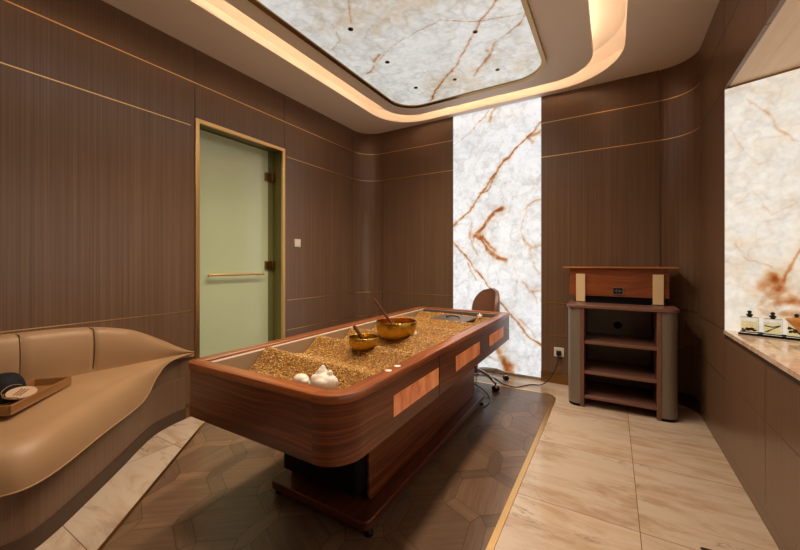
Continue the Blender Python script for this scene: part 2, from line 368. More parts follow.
# parquet inlay: polygon clipped hexagon blocks
inlay = [(-.425, -.4), (-.425, 3.17)]
for i in range(7):
    a = math.radians(90*i/6); inlay.append((-.525+.1*math.cos(a), 3.17+.1*math.sin(a)))
inlay += [(-2.46, 3.27), (-2.46, 1.50)]
for p in ((-2.45, 1.455), (-2.425, 1.415)): inlay.append(p)
inlay += [(-1.705, .59), (-.84, -.4)]
def clip_poly(poly, clip):
    out = poly
    for i in range(len(clip)):
        (x1, y1), (x2, y2) = clip[i], clip[(i+1) % len(clip)]
        if math.hypot(x2-x1, y2-y1) < 1e-6: continue
        ins = lambda p: (x2-x1)*(p[1]-y1)-(y2-y1)*(p[0]-x1) >= -1e-9
        new = []
        for j in range(len(out)):
            a, b_ = out[j-1], out[j]
            if ins(a) != ins(b_):
                d1 = (x2-x1)*(a[1]-y1)-(y2-y1)*(a[0]-x1); d2 = (x2-x1)*(b_[1]-y1)-(y2-y1)*(b_[0]-x1); t = d1/(d1-d2)
                new.append((a[0]+t*(b_[0]-a[0]), a[1]+t*(b_[1]-a[1])))
            if ins(b_): new.append(b_)
        out = new
        if len(out) < 3: return None
    return out
MB().prism(inlay, .0005, .0022).build('floor', PGAP, kind='structure')
pq = MB(); tints = []
def add_block(poly, ang, tint, gap=.0009):
    cx = sum(p[0] for p in poly)/len(poly); cy = sum(p[1] for p in poly)/len(poly)
    r = max(math.dist(p, (cx, cy)) for p in poly); k = 1-gap/r*1.6
    poly = clip_poly([(cx+(x-cx)*k, cy+(y-cy)*k) for x, y in poly], inlay)
    if not poly: return
    o = random.random()*9; ca, sa = math.cos(ang), math.sin(ang); i0 = len(pq.v)
    pq.v += [(x, y, .0035) for x, y in poly]
    pq.face([i0+i for i in range(len(poly))], [(x*ca+y*sa+o, -x*sa+y*ca+o) for x, y in poly]); tints.append(tint)
HR, SW, ROT = .158, .068, math.radians(8)     # hexagon radius, strip width
app = HR*math.sqrt(3)/2; pitch = 2*app+SW
b1 = Vector((pitch, 0)); b2 = Vector((pitch*.5, pitch*math.sqrt(3)/2)); M2 = Matrix.Rotation(ROT, 2)
for i in range(-14, 15):
    for j in range(-14, 15):
        c = M2 @ (b1*i+b2*j)+Vector((-1.2, 1.6))
        if not (-3 < c.x < 0 and -1 < c.y < 3.7): continue
        hx = [c+M2 @ Vector((HR*math.cos(PI/6+k*PI/3), HR*math.sin(PI/6+k*PI/3))) for k in range(6)]
        add_block([tuple(p) for p in hx], random.choice((0, PI/3, 2*PI/3))+ROT+PI/2, random.uniform(.82, 1.1))
        for k in range(3):       # strips on three of the six sides, each with one pinwheel triangle
            a = k*PI/3; d = M2 @ Vector((math.cos(a), math.sin(a))); t = M2 @ Vector((-math.sin(a), math.cos(a)))
            m0 = c+d*app; e = HR/2; tri = SW*math.sqrt(3)/2
            pts = [m0-t*e, m0+d*SW*.5-t*(e+tri), m0+d*SW-t*e] if k == 0 else [m0-t*e, m0+d*SW-t*e]
            pts += [m0+d*SW+t*e, m0+d*SW*.5+t*(e+tri), m0+t*e] if k == 0 else [m0+d*SW+t*e, m0+t*e]
            add_block([tuple(p) for p in pts], a+PI/2+ROT, random.choice((.78, .92, 1.12, 1.28)))
par = pq.build('floor', PARQ, kind='structure')
ta = par.data.attributes.new('tint', 'FLOAT', 'FACE'); ta.data.foreach_set('value', tints)
# brass edging of the inlay
def edging(path, wd):
    k = MB(); P = [Vector(p) for p in path]; n_ = []
    for i, p in enumerate(P):
        d = (P[min(i+1, len(P)-1)]-P[max(i-1, 0)]).normalized(); n_.append(Vector((d.y, -d.x)))
    loops = [[(p.x+q.x*o, p.y+q.y*o, z) for p, q in zip(P, n_)] for o, z in ((0, .0005), (0, .0045), (wd, .0045), (wd, .0005))]
    return k.sweep(loops, closed=False)
edging(inlay[:9]+[(-2.46, 3.27)], .026).build('trim_1', BRASS, kind='structure')
edging([(-2.46, 3.27)]+inlay[10:], .018).build('trim_2', BRASSD, kind='structure')

# walls --------------------------------------------------------------
def wall_run(mb, path, z0, z1, th=.018):
    """veneer panel along an open plan path (room on the left of travel); extruded outward"""
    P = [Vector(p) for p in path]; N_ = []
    for i, p in enumerate(P):
        d = (P[min(i+1, len(P)-1)]-P[max(i-1, 0)]).normalized(); N_.append(Vector((d.y, -d.x)))
    out = [(p.x+q.x*th, p.y+q.y*th) for p, q in zip(P, N_)]
    mb.prism([tuple(p) for p in P]+out[::-1], z0, z1, grain=2)
def cut(path_pts, z0, z1, mb, gap=.004):
    """shorten both ends by half the joint"""
    P = [Vector(p) for p in path_pts]; P[0] = P[0]+(P[1]-P[0]).normalized()*gap/2; P[-1] = P[-1]-(P[-1]-P[-2]).normalized()*gap/2
    wall_run(mb, P, z0, z1)
def arc(cx, cy, r, a0, a1, n=14): return [(cx+r*math.cos(math.radians(a0+(a1-a0)*i/n)), cy+r*math.sin(math.radians(a0+(a1-a0)*i/n))) for i in range(n+1)]
D0, D1, DZ = 1.49, 2.33, 2.205        # door opening
RC = .25; RCR = .22
# travel with the room on the left => counterclockwise seen from above: right wall goes +Y, back wall -X, left wall -Y
lw = MB()
cut([(LX, BY-RC), (LX, D1)], 0, H+.1, lw)
cut([(LX, D1), (LX, D0)], DZ, H+.1, lw)
cut([(LX, D0), (LX, .1)], 0, H+.1, lw); cut([(LX, .1), (LX, FY)], 0, H+.1, lw)
lw.box(LX-TH, LX-.0185, FY, D0-.0, -.05, H+.1, 'z').box(LX-TH, LX-.0185, D1, BY+.02, -.05, H+.1, 'z').box(LX-TH, LX-.0185, D0, D1, DZ, H+.1, 'z')
lw.box(LX-.26, LX-.20, D0-.1, D1+.1, -.05, DZ+.1, 'z')
lw.build('wall_left', VEN, kind='structure')
bw = MB(); OX0, OX1 = -1.487, -.586
cut(arc(RX-RCR, BY-RCR, RCR, 0, 90), 0, H+.1, bw)
cut([(RX-RCR, BY), (OX1, BY)], 0, H+.1, bw); cut([(OX0, BY), (LX+RC, BY)], 0, H+.1, bw)
cut(arc(LX+RC, BY-RC, RC, 90, 180), 0, H+.1, bw)
bw.box(LX-TH, RX+TH, BY+.075, BY+.15, -.05, H+.1, 'z')
bw.box(LX-.05, OX0-.002, BY+.0185, BY+.075, -.05, H+.1, 'z').box(OX1+.002, RX+.1, BY+.0185, BY+.075, -.05, H+.1, 'z')
bw.build('wall_back', VEN, kind='structure')
NY0, NY1, LZ, NZ = -.9, 2.745, .715, 2.14     # niche
rw = MB()
cut([(RX, NY1), (RX, BY-RCR)], .09, H+.1, rw)
YS = [NY0, -.3, .3, .9, 1.5, 2.1, NY1]
for a, b_ in zip(YS[:-1], YS[1:]):
    cut([(RX, a), (RX, b_)], .09, .448, rw); cut([(RX, a), (RX, b_)], .452, .685, rw); cut([(RX, a), (RX, b_)], NZ, H+.1, rw)
cut([(RX, FY), (RX, NY0)], .09, H+.1, rw)
rw.box(RX+.0185, RX+TH, NY1+.0, BY+.02, 0, H+.1, 'z').box(RX+.0185, RX+TH, FY, NY0, 0, H+.1, 'z')
rw.box(RX+.0185, 1.35, NY0, NY1, 0, .69, 'z').box(RX+.0185, RX+.06, NY0, NY1, NZ+.001, H+.1, 'z')
rw.box(1.29, 1.35, NY0, NY1+.1, .69, NZ+.1, 'z').box(RX+.0185, 1.35, NY1+.06, NY1+.1, 0, NZ+.1, 'z').box(RX+.0185, 1.35, NY0-.05, NY0, .69, NZ+.1, 'z')
rw.build('wall_right', VEN, kind='structure')
MB().box(LX-.2, 1.4, FY-.1, FY, -.05, H+.1, 'z').build('wall_front', VEN, kind='structure')
# niche soffit (pale veneer) and its dark bead against the stone
MB().box(RX+.019, 1.288, NY0, NY1+.05, NZ-.0, NZ+.03, 'y').build('ceiling', SOFFIT, kind='structure')
# gold inlay lines
def gold(path, z, wd=.006, out=.0015):
    mb = MB(); P = [Vector(p) for p in path]; N_ = []
    for i, p in enumerate(P):
        d = (P[min(i+1, len(P)-1)]-P[max(i-1, 0)]).normalized(); N_.append(Vector((d.y, -d.x)))
    loops = [[(p.x+q.x*o, p.y+q.y*o, zz) for p, q in zip(P, N_)] for o, zz in ((.004, z-wd/2), (-out, z-wd/2), (-out, z+wd/2), (.004, z+wd/2))]
    return mb.sweep(loops, closed=False)
PL = [(LX, D0-.03), (LX, FY)]; PLfull = [(LX, BY-RC), (LX, FY)]; PLc = [(LX, BY-RC), (LX, D1+.03)]
PBr = arc(RX-RCR, BY-RCR, RCR, 0, 90)+[(OX1, BY)]; PBl = [(OX0, BY)]+arc(LX+RC, BY-RC, RC, 90, 180); PR = [(RX, NY1-.0), (RX, BY-RCR)]
PRtop = [(RX, NY0), (RX, BY-RCR)]
tn = 3
for z, paths in ((2.465, (PLfull, PBr, PBl)), (2.14, (PL, PLc, PBr, PBl)), (.775, (PL, PLc, PBl)), (.755, (PBr,)), (.49, (PLc, PBl)), (.45, (PBr,))):
    for p in paths:
        gold(p, z).build('trim_%d' % tn, BRASS, kind='structure'); tn += 1
for z, p in ((2.465, PRtop), (2.14, PR), (.735, PR), (.45, PR)):
    gold(p, z, .005, .0004).build('trim_%d' % tn, SEAMM, kind='structure'); tn += 1
# skirting
def skirt(name, path, h, mat, o=.006):
    mb = MB(); P = [Vector(p) for p in path]; N_ = []
    for i, p in enumerate(P):
        d = (P[min(i+1, len(P)-1)]-P[max(i-1, 0)]).normalized(); N_.append(Vector((d.y, -d.x)))
    loops = [[(p.x+q.x*a, p.y+q.y*a, zz) for p, q in zip(P, N_)] for a, zz in ((.003, .0), (-o, .0), (-o, h), (.003, h))]
    mb.sweep(loops, closed=False).build(name, mat, kind='structure')
skirt('baseboard_left', [(LX, BY-RC), (LX, D1+.04)], .10, BRASSD); skirt('baseboard_left', [(LX, D0-.03), (LX, 1.30)], .10, BRASSD)
skirt('baseboard_back', PBr, .10, BRASSD); skirt('baseboard_back', PBl, .10, BRASSD)
skirt('baseboard_right', [(RX, FY), (RX, BY-RCR)], .088, VEN, -.0035)

# ceiling ------------------------------------------------------------
CO = rrect(-2.2, .08, -1.2, 3.545, (.4, .50, .42, .4), 12); CI = rrect(-2.01, -.125, -1.0, 3.36, (.3, .32, .30, .3), 12)
bm = bmesh.new(); ov = [bm.verts.new((x, y, H)) for x, y in ((LX-.1, FY-.1), (RX+.06, FY-.1), (RX+.06, BY+.08), (LX-.1, BY+.08))]
iv = [bm.verts.new((x, y, H)) for x, y in CO]
es = [bm.edges.new((L[i], L[(i+1) % len(L)])) for L in (ov, iv) for i in range(len(L))]
bmesh.ops.triangle_fill(bm, use_beauty=True, use_dissolve=False, edges=es)
r = bmesh.ops.extrude_face_region(bm, geom=bm.faces[:]); bmesh.ops.translate(bm, verts=[v for v in r['geom'] if isinstance(v, bmesh.types.BMVert)], vec=(0, 0, .03))
bmesh.ops.recalc_face_normals(bm, faces=bm.faces); me = bpy.data.meshes.new('ceiling'); bm.to_mesh(me); bm.free(); me.materials.append(PAINT)
ce = bpy.data.objects.new('ceiling', me); C.objects.link(ce); ce['kind'] = 'structure'
# cove trough: curved side wall and lid
COo = rrect(-2.32, .20, -1.3, 3.60, (.45, .55, .5, .45), 12)
cv = MB().sweep([z3(CO, H+.0301), z3(COo, H+.045), z3(COo, H+.15), z3(CO, H+.21)]); cv.prism(rrect(-2.36, .24, -1.4, 3.64, .3, 8), H+.2105, H+.25)
cv.build('ceiling', COVEP, kind='structure', smooth=True)
isl = MB().prism(CI, H-.012, H+.03); isl.build('ceiling', PAINT, kind='structure', bevel=.004)
MB().prism(rrect(-1.80, -.35, -.9, 3.15, .2), H+.031, H+.21).build('ceiling', COVEP, kind='structure')
# hidden light strips lying on the island, facing out and up
ci2 = rrect(-1.93, -.205, -.92, 3.28, (.25, .26, .25, .25), 12); ci3 = rrect(-1.90, -.235, -.89, 3.25, (.24, .25, .24, .24), 12)
MB().sweep([z3(ci2, H+.031), z3(ci2, H+.045), z3(ci3, H+.045)]).build('ceiling', STRIP, kind='structure')

# ceiling stone panel with frame and downlights
cp = thing('ceiling_panel', 'backlit white onyx ceiling panel with rust veins in a dark bronze frame', 'ceiling panel', (-1.135, 1.2, H))
FX0, FX1, FYb, FYf = -1.86+1.135, -.435+1.135, 3.17-1.2, -.6-1.2
L0 = rrect(FX0, FX1, FYf, FYb, .26, 12); L1 = rrect(FX0+.034, FX1-.034, FYf+.034, FYb-.034, .235, 12)
MB().sweep([z3(L0, -.013), z3(L0, -.036), z3(L1, -.030), z3(L1, -.013)]).build('frame', BRONZE, cp, bevel=.002)
OC = onyx_mat('ceiling_onyx', ONYX_CEIL)
def cmask(u, v):
    x = u+FX0+.033; y = v+FYf+.033; r_ = .235; hx = (FX1-FX0)/2-.033; hy = (FYb-FYf)/2-.033; cx = (FX0+FX1)/2; cy = (FYf+FYb)/2
    qx = np.abs(x-cx)-hx+r_; qy = np.abs(y-cy)-hy+r_
    return np.hypot(np.maximum(qx, 0), np.maximum(qy, 0))+np.minimum(np.maximum(qx, qy), 0) < r_+.002
def wv(pts): return [(x+1.135-FX0-.033, y-1.2-FYf-.033) for x, y in pts]
cveins = [(wv([(-1.51, 3.12), (-1.36, 2.93), (-1.07, 2.66), (-.80, 2.345), (-.724, 2.25), (-.587, 2.13), (-.45, 2.0)]), .012, .85),
          (wv([(-1.0, 2.88), (-.90, 2.77), (-.79, 2.66), (-.72, 2.53), (-.52, 2.42), (-.44, 2.3)]), .011, .6),
          (wv([(-.93, 2.8), (-.80, 2.69), (-.79, 2.6)]), .02, .4),
          (wv([(-.958, 2.113), (-.749, 2.248), (-.6, 2.3), (-.50, 2.32)]), .006, .6),
          (wv([(-1.74, 2.40), (-1.45, 2.22), (-1.25, 2.15), (-.958, 2.113)]), .004, .5),
          (wv([(-1.75, 2.40), (-1.68, 2.36), (-1.60, 2.27), (-1.52, 2.22)]), .012, .55),
          (wv([(-1.476, 1.826), (-1.40, 1.72), (-1.33, 1.6), (-1.2, 1.4)]), .007, .55),
          (wv([(-1.78, 2.0), (-1.65, 1.95), (-1.6, 1.85)]), .007, .35),
          (wv([(-1.8, .9), (-1.2, .6), (-.5, .9)]), .012, .5), (wv([(-1.3, -.4), (-1.0, .3), (-.5, .5)]), .012, .5)]
WHT, GRY, TAN = (.90, .91, .88), (.66, .63, .56), (.74, .62, .45)
stone_grid('stone', (FX0+.033, FYf+.033, -.02), (1, 0, 0), (0, 1, 0), FX1-FX0-.066, FYb-FYf-.066, .0065, cmask, OC, cp,
           lambda u, v: stone_field(u, v, cveins, 5, WHT, GRY, TAN, .8)).modifiers['thick'].offset = 1
grp = 'downlights in the onyx ceiling panel'
names = [['left row, nearest the camera', 'left row, second of three', 'left row, nearest back wall'], ['right row, nearest the camera', 'right row, beside long rust vein', 'right row, at rounded back corner']]
proto = thing('downlight', '', 'downlight'); 
MB().lathe([(.0125, -.012), (.0125, -.0235), (.018, -.0235), (.018, -.019)], n=24, cap=False).build('rim', BRONZE, proto)
MB().lathe([(.0124, -.0222), (.0124, -.0212)], n=20).build('lens', BLACK, proto)
first = True
spots = [(-1.51, 1.885, names[0][0]), (-1.51, 2.34, names[0][1]), (-1.51, 2.81, names[0][2]), (-.80, 2.34, names[1][0]), (-.80, 2.89, names[1][2]), (-1.157, 2.855, None)]
for x, y, nm in spots:
    o = proto if first else proto.copy()
    if not first:
        C.objects.link(o)
        for ch in list(proto.children):
            c = ch.copy(); C.objects.link(c); c.parent = o
    first = False; o.location = (x, y, H)
    o['label'] = 'tiny round dark downlight in the onyx ceiling, ' + (nm or 'midway between both rows'); o['category'] = 'downlight'; o['group'] = grp
k = 0
for x in (-1.51, -.80):
    for y in (.95, 1.42, 1.885, 2.34, 2.83):
        L = bpy.data.lights.new('downlight_beam', 'SPOT'); L.energy = SPOT; L.color = (1, .80, .60); L.spot_size = math.radians(140); L.spot_blend = 1.0; L.shadow_soft_size = .09
        o = bpy.data.objects.new('downlight_beam', L); C.objects.link(o); o.location = (x, y, H-.03); k += 1

# back wall stone panel
bp_ = thing('onyx_wall_panel', 'tall backlit white onyx panel with rust veins in the back wall', 'wall panel', ((OX0+OX1)/2, BY+.02, 0))
PW = OX1-OX0
def bv(pts): return [(x-OX0, z) for x, z in pts]
bveins = [(bv([(-.56, 2.50), (-.66, 2.41), (-.766, 2.316), (-.932, 2.173), (-1.0, 2.06), (-1.08, 1.98), (-1.192, 1.844), (-1.301, 1.695), (-1.42, 1.585), (-1.51, 1.50)]), .014, .85),
          (bv([(-.60, 2.40), (-.70, 2.37), (-.66, 2.3)]), .02, .45), (bv([(-1.02, 2.03), (-1.12, 1.88), (-1.2, 1.86)]), .012, .5),
          (bv([(-1.51, 1.36), (-1.40, 1.25), (-1.301, 1.141), (-1.20, 1.02), (-1.128, .933), (-.983, .733), (-.833, .561), (-.72, .43), (-.57, .33)]), .016, .8),
          (bv([(-1.33, 1.13), (-1.22, .96)]), .012, .6), (bv([(-.80, .58), (-.70, .50), (-.64, .42)]), .01, .3),
          (bv([(-.965, 1.675), (-1.04, 1.66), (-1.086, 1.596), (-1.15, 1.50), (-1.215, 1.43), (-1.24, 1.405)]), .034, 1),
          (bv([(-1.24, 1.41), (-1.16, 1.37), (-1.117, 1.265), (-1.03, 1.195), (-.91, 1.155)]), .032, 1), (bv([(-1.15, 1.40), (-1.09, 1.30), (-1.03, 1.25)]), .02, .8),
          (bv([(-1.01, .30), (-1.0, .21), (-.95, .13), (-.86, .04)]), .04, .75), (bv([(-.96, .16), (-.88, .10), (-.92, .02)]), .05, .5), (bv([(-1.12, .18), (-1.0, .14)]), .02, .4),
          (bv([(-1.03, 2.72), (-1.07, 2.66), (-1.08, 2.60)]), .02, .55), (bv([(-1.1, 2.70), (-1.25, 2.55)]), .006, .5), (bv([(-1.25, 2.55), (-1.5, 2.38)]), .004, .4),
          (bv([(-.59, 1.74), (-.68, 1.72), (-.74, 1.66)]), .02, .3), (bv([(-.59, 1.30), (-.66, 1.28), (-.74, 1.36)]), .022, .28), (bv([(-.68, 1.27), (-.64, 1.10), (-.60, 1.02)]), .012, .2),
          (bv([(-.60, .86), (-.69, .85), (-.75, .95)]), .024, .24), (bv([(-.66, .84), (-.62, .74)]), .016, .18), (bv([(-1.28, 1.55), (-1.3, 1.4), (-1.22, 1.2), (-1.3, 1.1)]), .01, .3),
          (bv([(-.86, 1.2), (-.8, 1.0), (-.84, .8)]), .008, .2), (bv([(-.72, 1.66), (-.78, 1.45), (-.72, 1.3)]), .008, .2)]
stone_grid('stone', (-PW/2, 0, .03), (1, 0, 0), (0, 0, 1), PW, H-.03+.09, .0052, None, onyx_mat('wall_onyx', ONYX_BACK), bp_,
           lambda u, v: stone_field(u, v+.03, bveins, 31, (.90, .93, .96), (.66, .69, .73), (.84, .80, .72), .22)).modifiers['thick'].offset = 1
MB().box(-PW/2, PW/2, -.004, .035, 0.0, .029).build('sill', STEEL, bp_)
# niche stone: splayed end panel and long side panel
e0 = Vector((RX+.004, NY1-.001, 0)); dr = Vector((1.195, -.452, 0)).normalized()
np_ = thing('onyx_niche_panel', 'backlit cream onyx panel behind the perfume bottles in the right wall niche', 'wall panel', tuple(e0))
KN = .934
nveins = [([(.10, 2.10), (.15, 2.04), (.20, 1.98), (.24, 1.88), (.29, 1.80), (.33, 1.78)], .009, .2),
          ([(.17, 1.0), (.20, 1.03), (.215, .98), (.20, .94)], .05, .55), ([(.20, 1.07), (.215, 1.0)], .025, .5), ([(.22, .90), (.27, .90), (.33, .885), (.45, .86)], .05, .7), ([(.25, .84), (.32, .83), (.42, .83)], .03, .5),
          ([(.32, 1.25), (.28, 1.13), (.245, 1.04), (.22, .98)], .014, .4), ([(.16, .92), (.13, .86), (.2, .83)], .016, .25),
          ([(.02, 1.95), (.08, 1.80), (.14, 1.70), (.22, 1.72)], .005, .1), ([(.03, 1.45), (.12, 1.55), (.20, 1.40), (.3, 1.46)], .006, .12), ([(.05, 1.25), (.1, 1.15), (.2, 1.12)], .006, .2), ([(.4, 2.1), (.5, 1.5), (.62, 1.2)], .02, .5)]
ONR = onyx_mat('niche_onyx', ONYX_RIGHT); CRM = (.94, .90, .82)
stone_grid('stone', (0, 0, .739), tuple(dr), (0, 0, 1), .70, NZ-.740, .0045, None, ONR, np_, lambda u, v: stone_field(u/KN, 1.12+(v+.739-1.12)/KN, nveins, 77, CRM, (.86, .79, .67), (.84, .70, .50), .7, .45)).modifiers['thick'].offset = 1
q = MB(); q.box(0, .69, -.014, -.001, NZ-.012, NZ-.001, 'x'); ob = q.build('bead', BRONZE, np_); ob.rotation_euler = (0, 0, math.atan2(dr.y, dr.x))
np2 = thing('onyx_side_panel', 'backlit cream onyx panel along the side of the right wall niche beyond the frame', 'wall panel', (1.26, NY0+.01, 0))
stone_grid('stone', (0, 0, .740), (0, 1, 0), (0, 0, 1), 3.36, NZ-.741, .02, None, ONR, np2, lambda u, v: stone_field(u, v, [], 99, CRM, (.86, .79, .67), (.84, .70, .50), .7, .45)).modifiers['thick'].offset = -1

# ================================================================== DOOR
dr_ = bpy.data.objects.new('door_1', None); C.objects.link(dr_); dr_['kind'] = 'structure'; dr_.location = (LX, (D0+D1)/2, 0)
hw = (D1-D0)/2
fr = MB(); fw = .030
fr.box(-.012, .012, -hw-.0, -hw+fw, 0, DZ, 'z').box(-.012, .012, hw-fw, hw, 0, DZ, 'z').box(-.012, .012, -hw+fw, hw-fw, DZ-fw, DZ, 'y')
fr.build('door_frame', BRASS, dr_, bevel=.002)
rv = MB().box(-.17, -.013, -hw, -hw+.014, 0, DZ, 'z').box(-.17, -.013, hw-.014, hw, 0, DZ, 'z').box(-.17, -.013, -hw+.014, hw-.014, DZ-.014, DZ, 'y')
rv.build('door_reveal', REVEAL, dr_)
MB().box(-.15, -.138, -hw+.016, hw-.075, .01, DZ-.02, 'z').build('door_leaf', SAGE, dr_, bevel=.001, label='frosted sage green glass')
MB().box(-.15, -.138, hw-.072, hw-.015, .0, DZ-.02, 'z').build('side_glass', REVEAL, dr_)
for z in (1.94, 1.11, .3):
    MB().box(-.155, -.118, hw-.115, hw-.05, z-.038, z+.038).box(-.13, -.105, hw-.052, hw-.016, z-.038, z+.038).build('hinge', BRASSD, dr_, bevel=.003)
hd = MB().tube([(-.09, -.262, 1.03), (-.09, .262, 1.03)], .009, 12)
for s in (-.235, .235): hd.tube([(-.139, s, 1.03), (-.09, s, 1.03)], .007, 10)
hd.build('door_handle', BRASS, dr_, smooth=True)
# light switch
sw = thing('light_switch', 'small square white light switch on the dark wall right of the glass door', 'light switch', (LX, 2.49, 1.325))
pl_ = MB().box(0, .008, -.038, .038, -.04, .04).build('plate', WHITEP, sw, bevel=.003); MB().box(.008, .0115, -.026, .026, -.028, .028).build('rocker', WHITEP, pl_, bevel=.001)

# ================================================================== BENCH (leather, built in)
be = thing('leather_bench', 'tan leather built-in bench with pointed curved end along left wall', 'bench', (-2.3, .3, 0))
ox, oy = 2.3, -.3
def loc(p): return (p[0]+ox, p[1]+oy, p[2])
secB = [(-2.652, 1.475, .472), (-2.63, 1.30, .480), (-2.605, 1.15, .487), (-2.59, 1.0, .492), (-2.58, .8, .497), (-2.575, .55, .50), (-2.575, .33, .50), (-2.575, 0, .50), (-2.575, -.9, .50)]
secT = [(-2.648, 1.472, .474), (-2.595, 1.275, .474), (-2.54, 1.15, .462), (-2.47, .985, .455), (-2.29, .745, .452), (-2.06, .50, .450), (-2.05, .28, .450), (-2.12, 0, .45), (-2.12, -.9, .45)]
secL = [(-2.645, 1.475, .469), (-2.578, 1.275, .457), (-2.515, 1.165, .392), (-2.43, 1.05, .290), (-2.17, .765, .280), (-1.90, .47, .28), (-1.93, .30, .28), (-2.03, 0, .28), (-2.03, -.9, .28)]
B_, T_, L_ = crom(secB, 8), crom(secT, 8), crom(secL, 8)
rows = []
for B1, T1, L1_ in zip(B_, T_, L_):
    row = []
    for k in range(9):
        t = k/8; p = B1.lerp(T1, t); p = p+Vector((0, 0, .007*math.sin(PI*t)*min(1, (B1-T1).length*3))); row.append(p)
    cor = Vector((L1_.x, L1_.y, T1.z-.002)); dwn = Vector((L1_.x, L1_.y, L1_.z))
    for k in range(1, 11):      # quadratic bend from the top edge over to the lip
        t = k/10; row.append(T1*(1-t)**2+cor*2*t*(1-t)+dwn*t*t)
    row.append(dwn+(B1-dwn)*.12-Vector((0, 0, (B1-dwn).z*.12+.004)))
    rows.append([loc(p) for p in row])
sb = MB(); sb.sweep([list(r_) for r_ in rows], closed=False); so_ = sb.build('seat', LEA, be, smooth=True)
MB().tube([loc(p+Vector((.0, .0, -.001))) for p in L_], .0035, 8).build('piping', LEA, so_, smooth=True)
# backrest
tops = [(1.478, .473, .004), (1.36, .535, .03), (1.26, .60, .05), (1.09, .692, .085), (.98, .728, .095), (.86, .750, .10), (.70, .762, .10), (.5, .765, .10), (.25, .766, .10), (-.2, .766, .10), (-.9, .766, .10)]
tp = crom([(a, b_, c) for a, b_, c in tops], 10)
def bx(y):
    ys = [s[1] for s in secB][::-1]; return float(np.interp(y, ys, [s[0] for s in secB][::-1])), float(np.interp(y, ys, [s[2] for s in secB][::-1]))
rows = []
for q in tp:
    y, zt, th = q; x0, z0 = bx(y); x0 = min(x0+.005, -2.64+th); xf = min(LX+.004+th, x0+.05)
    row = [(x0, z0-.03), (x0+.0, z0+.0)]; hgt = max(zt-z0, .004); seamd = 0
    for sy in (.86, .56, .0, -.45): seamd = max(seamd, math.exp(-((y-sy)/.010)**2)*.010)
    for t in (.1, .25, .4, .55, .7, .82, .92): 
        bulge = .012*math.sin(PI*t)-seamd; row.append((x0*(1-t)+xf*t+bulge-.018*t**6, z0+hgt*t))
    row += [(xf-.022-seamd*.5, zt-.008-seamd), (xf-.045, zt-seamd), (LX+.003, zt-.002)]
    row = [(max(a, LX+.003), b_) for a, b_ in row]
    rows.append([loc((a, y, b_)) for a, b_ in row])
br_ = MB().sweep(rows, closed=False).build('backrest', LEA, be, smooth=True)
for sy in (.86, .56):
    x0, z0 = bx(sy); pts = []
    zt = float(np.interp(sy, [t_[0] for t_ in tops][::-1], [t_[1] for t_ in tops][::-1])); xf = min(LX+.004+.1, x0+.055)
    for t in np.linspace(0, 1, 14): pts.append(loc((x0*(1-t)+xf*t+.012*math.sin(PI*t)-.018*t**6-.003, sy, z0+(zt-z0-.006)*t)))
    pts.append(loc((xf-.03, sy, zt-.006))); pts.append(loc((LX+.02, sy, zt-.005)))
    MB().tube(pts, .0024, 6).build('seam', DARKSEAM, br_, smooth=True)
# base and its skirting
bs = [(-2.655, 1.42), (-2.63, 1.30), (-2.57, 1.17), (-2.46, 1.04), (-2.32, .895), (-2.11, .665), (-1.995, .53), (-1.94, .435), (-1.945, .33), (-1.985, .2), (-2.06, 0), (-2.06, -.9)]
bs = [tuple(p)[:2] for p in crom([(x, y, 0) for x, y in bs], 12)]
sh = lambda P, d: [(x+ox, y+oy) for x, y in P]
m_ = MB(); Lp = sh(bs, 0)
m_.sweep([z3(Lp, .001), z3(Lp, .30), [(x-.03, y-.02, .301) for x, y in Lp]], closed=False, ugrain=False).build('base', VEN, be, smooth=True)
hidden_z = [min(.45, float(np.interp(p[1], [.9, 1.05, 1.17, 1.3], [.285, .30, .39, .452]))) for p in bs]
MB().sweep([[(x-.012, y-.008, .28) for x, y in Lp], [(x-.012, y-.008, z) for (x, y), z in zip(Lp, hidden_z)]], closed=False, ugrain=False).build('upper_base', VEN, be, smooth=True)
P = [Vector(p) for p in Lp]; N_ = [((P[min(i+1, len(P)-1)]-P[max(i-1, 0)]).normalized()) for i in range(len(P))]
MB().sweep([[(p.x-q.y*o, p.y+q.x*o, z) for p, q in zip(P, N_)] for o, z in ((0, .0008), (.006, .0008), (.006, .075), (0, .075))], closed=False).build('skirting', RECESS, be, smooth=True)

# tray on the bench with black bundle and tag
ang = math.atan2(.712-.436, -2.44+2.154)
tr = thing('wooden_tray', 'shallow honey wood tray on the leather bench', 'tray', (-2.345, .525, .490), ang)
tm = MB().box(-.2, .2, -.08, .08, 0, .007).box(-.2, .2, -.08, -.072, .007, .042).box(-.2, .2, .072, .08, .007, .042).box(-.2, -.192, -.072, .072, .007, .042, 'y').box(.192, .2, -.072, .072, .007, .042, 'y')
tm.build('tray_body', TRAYW, tr, bevel=.002)
bd = thing('wrapped_bundle', 'round black wrapped bundle standing on the wooden tray', 'bundle', (-2.405, .475, .497))
pr = []
for i in range(15):
    a = i/14*PI/2; pr.append((.074*math.cos(a)**.6+.0005, .0+.118*math.sin(a)))
MB().lathe([(.055, 0)]+pr[0:], n=40).build('body', BLKCLOTH, bd, smooth=True)
tg = thing('round_tag', 'round beige paper tag with cord lying against the black bundle', 'tag', (-2.285, .505, .542), ang)
tg.rotation_euler = (math.radians(10), math.radians(-12), ang)
MB().lathe([(.050, -.0012), (.050, .0012)], n=40).build('disc', PAPER, tg)
ik = MB()
for r_ in range(3):
    for c in range(7): ik.box(-.028+c*.008, -.022+c*.008, -.012+r_*.011, -.006+r_*.011, .0013, .0018)
ik.build('lettering', INK, tg)
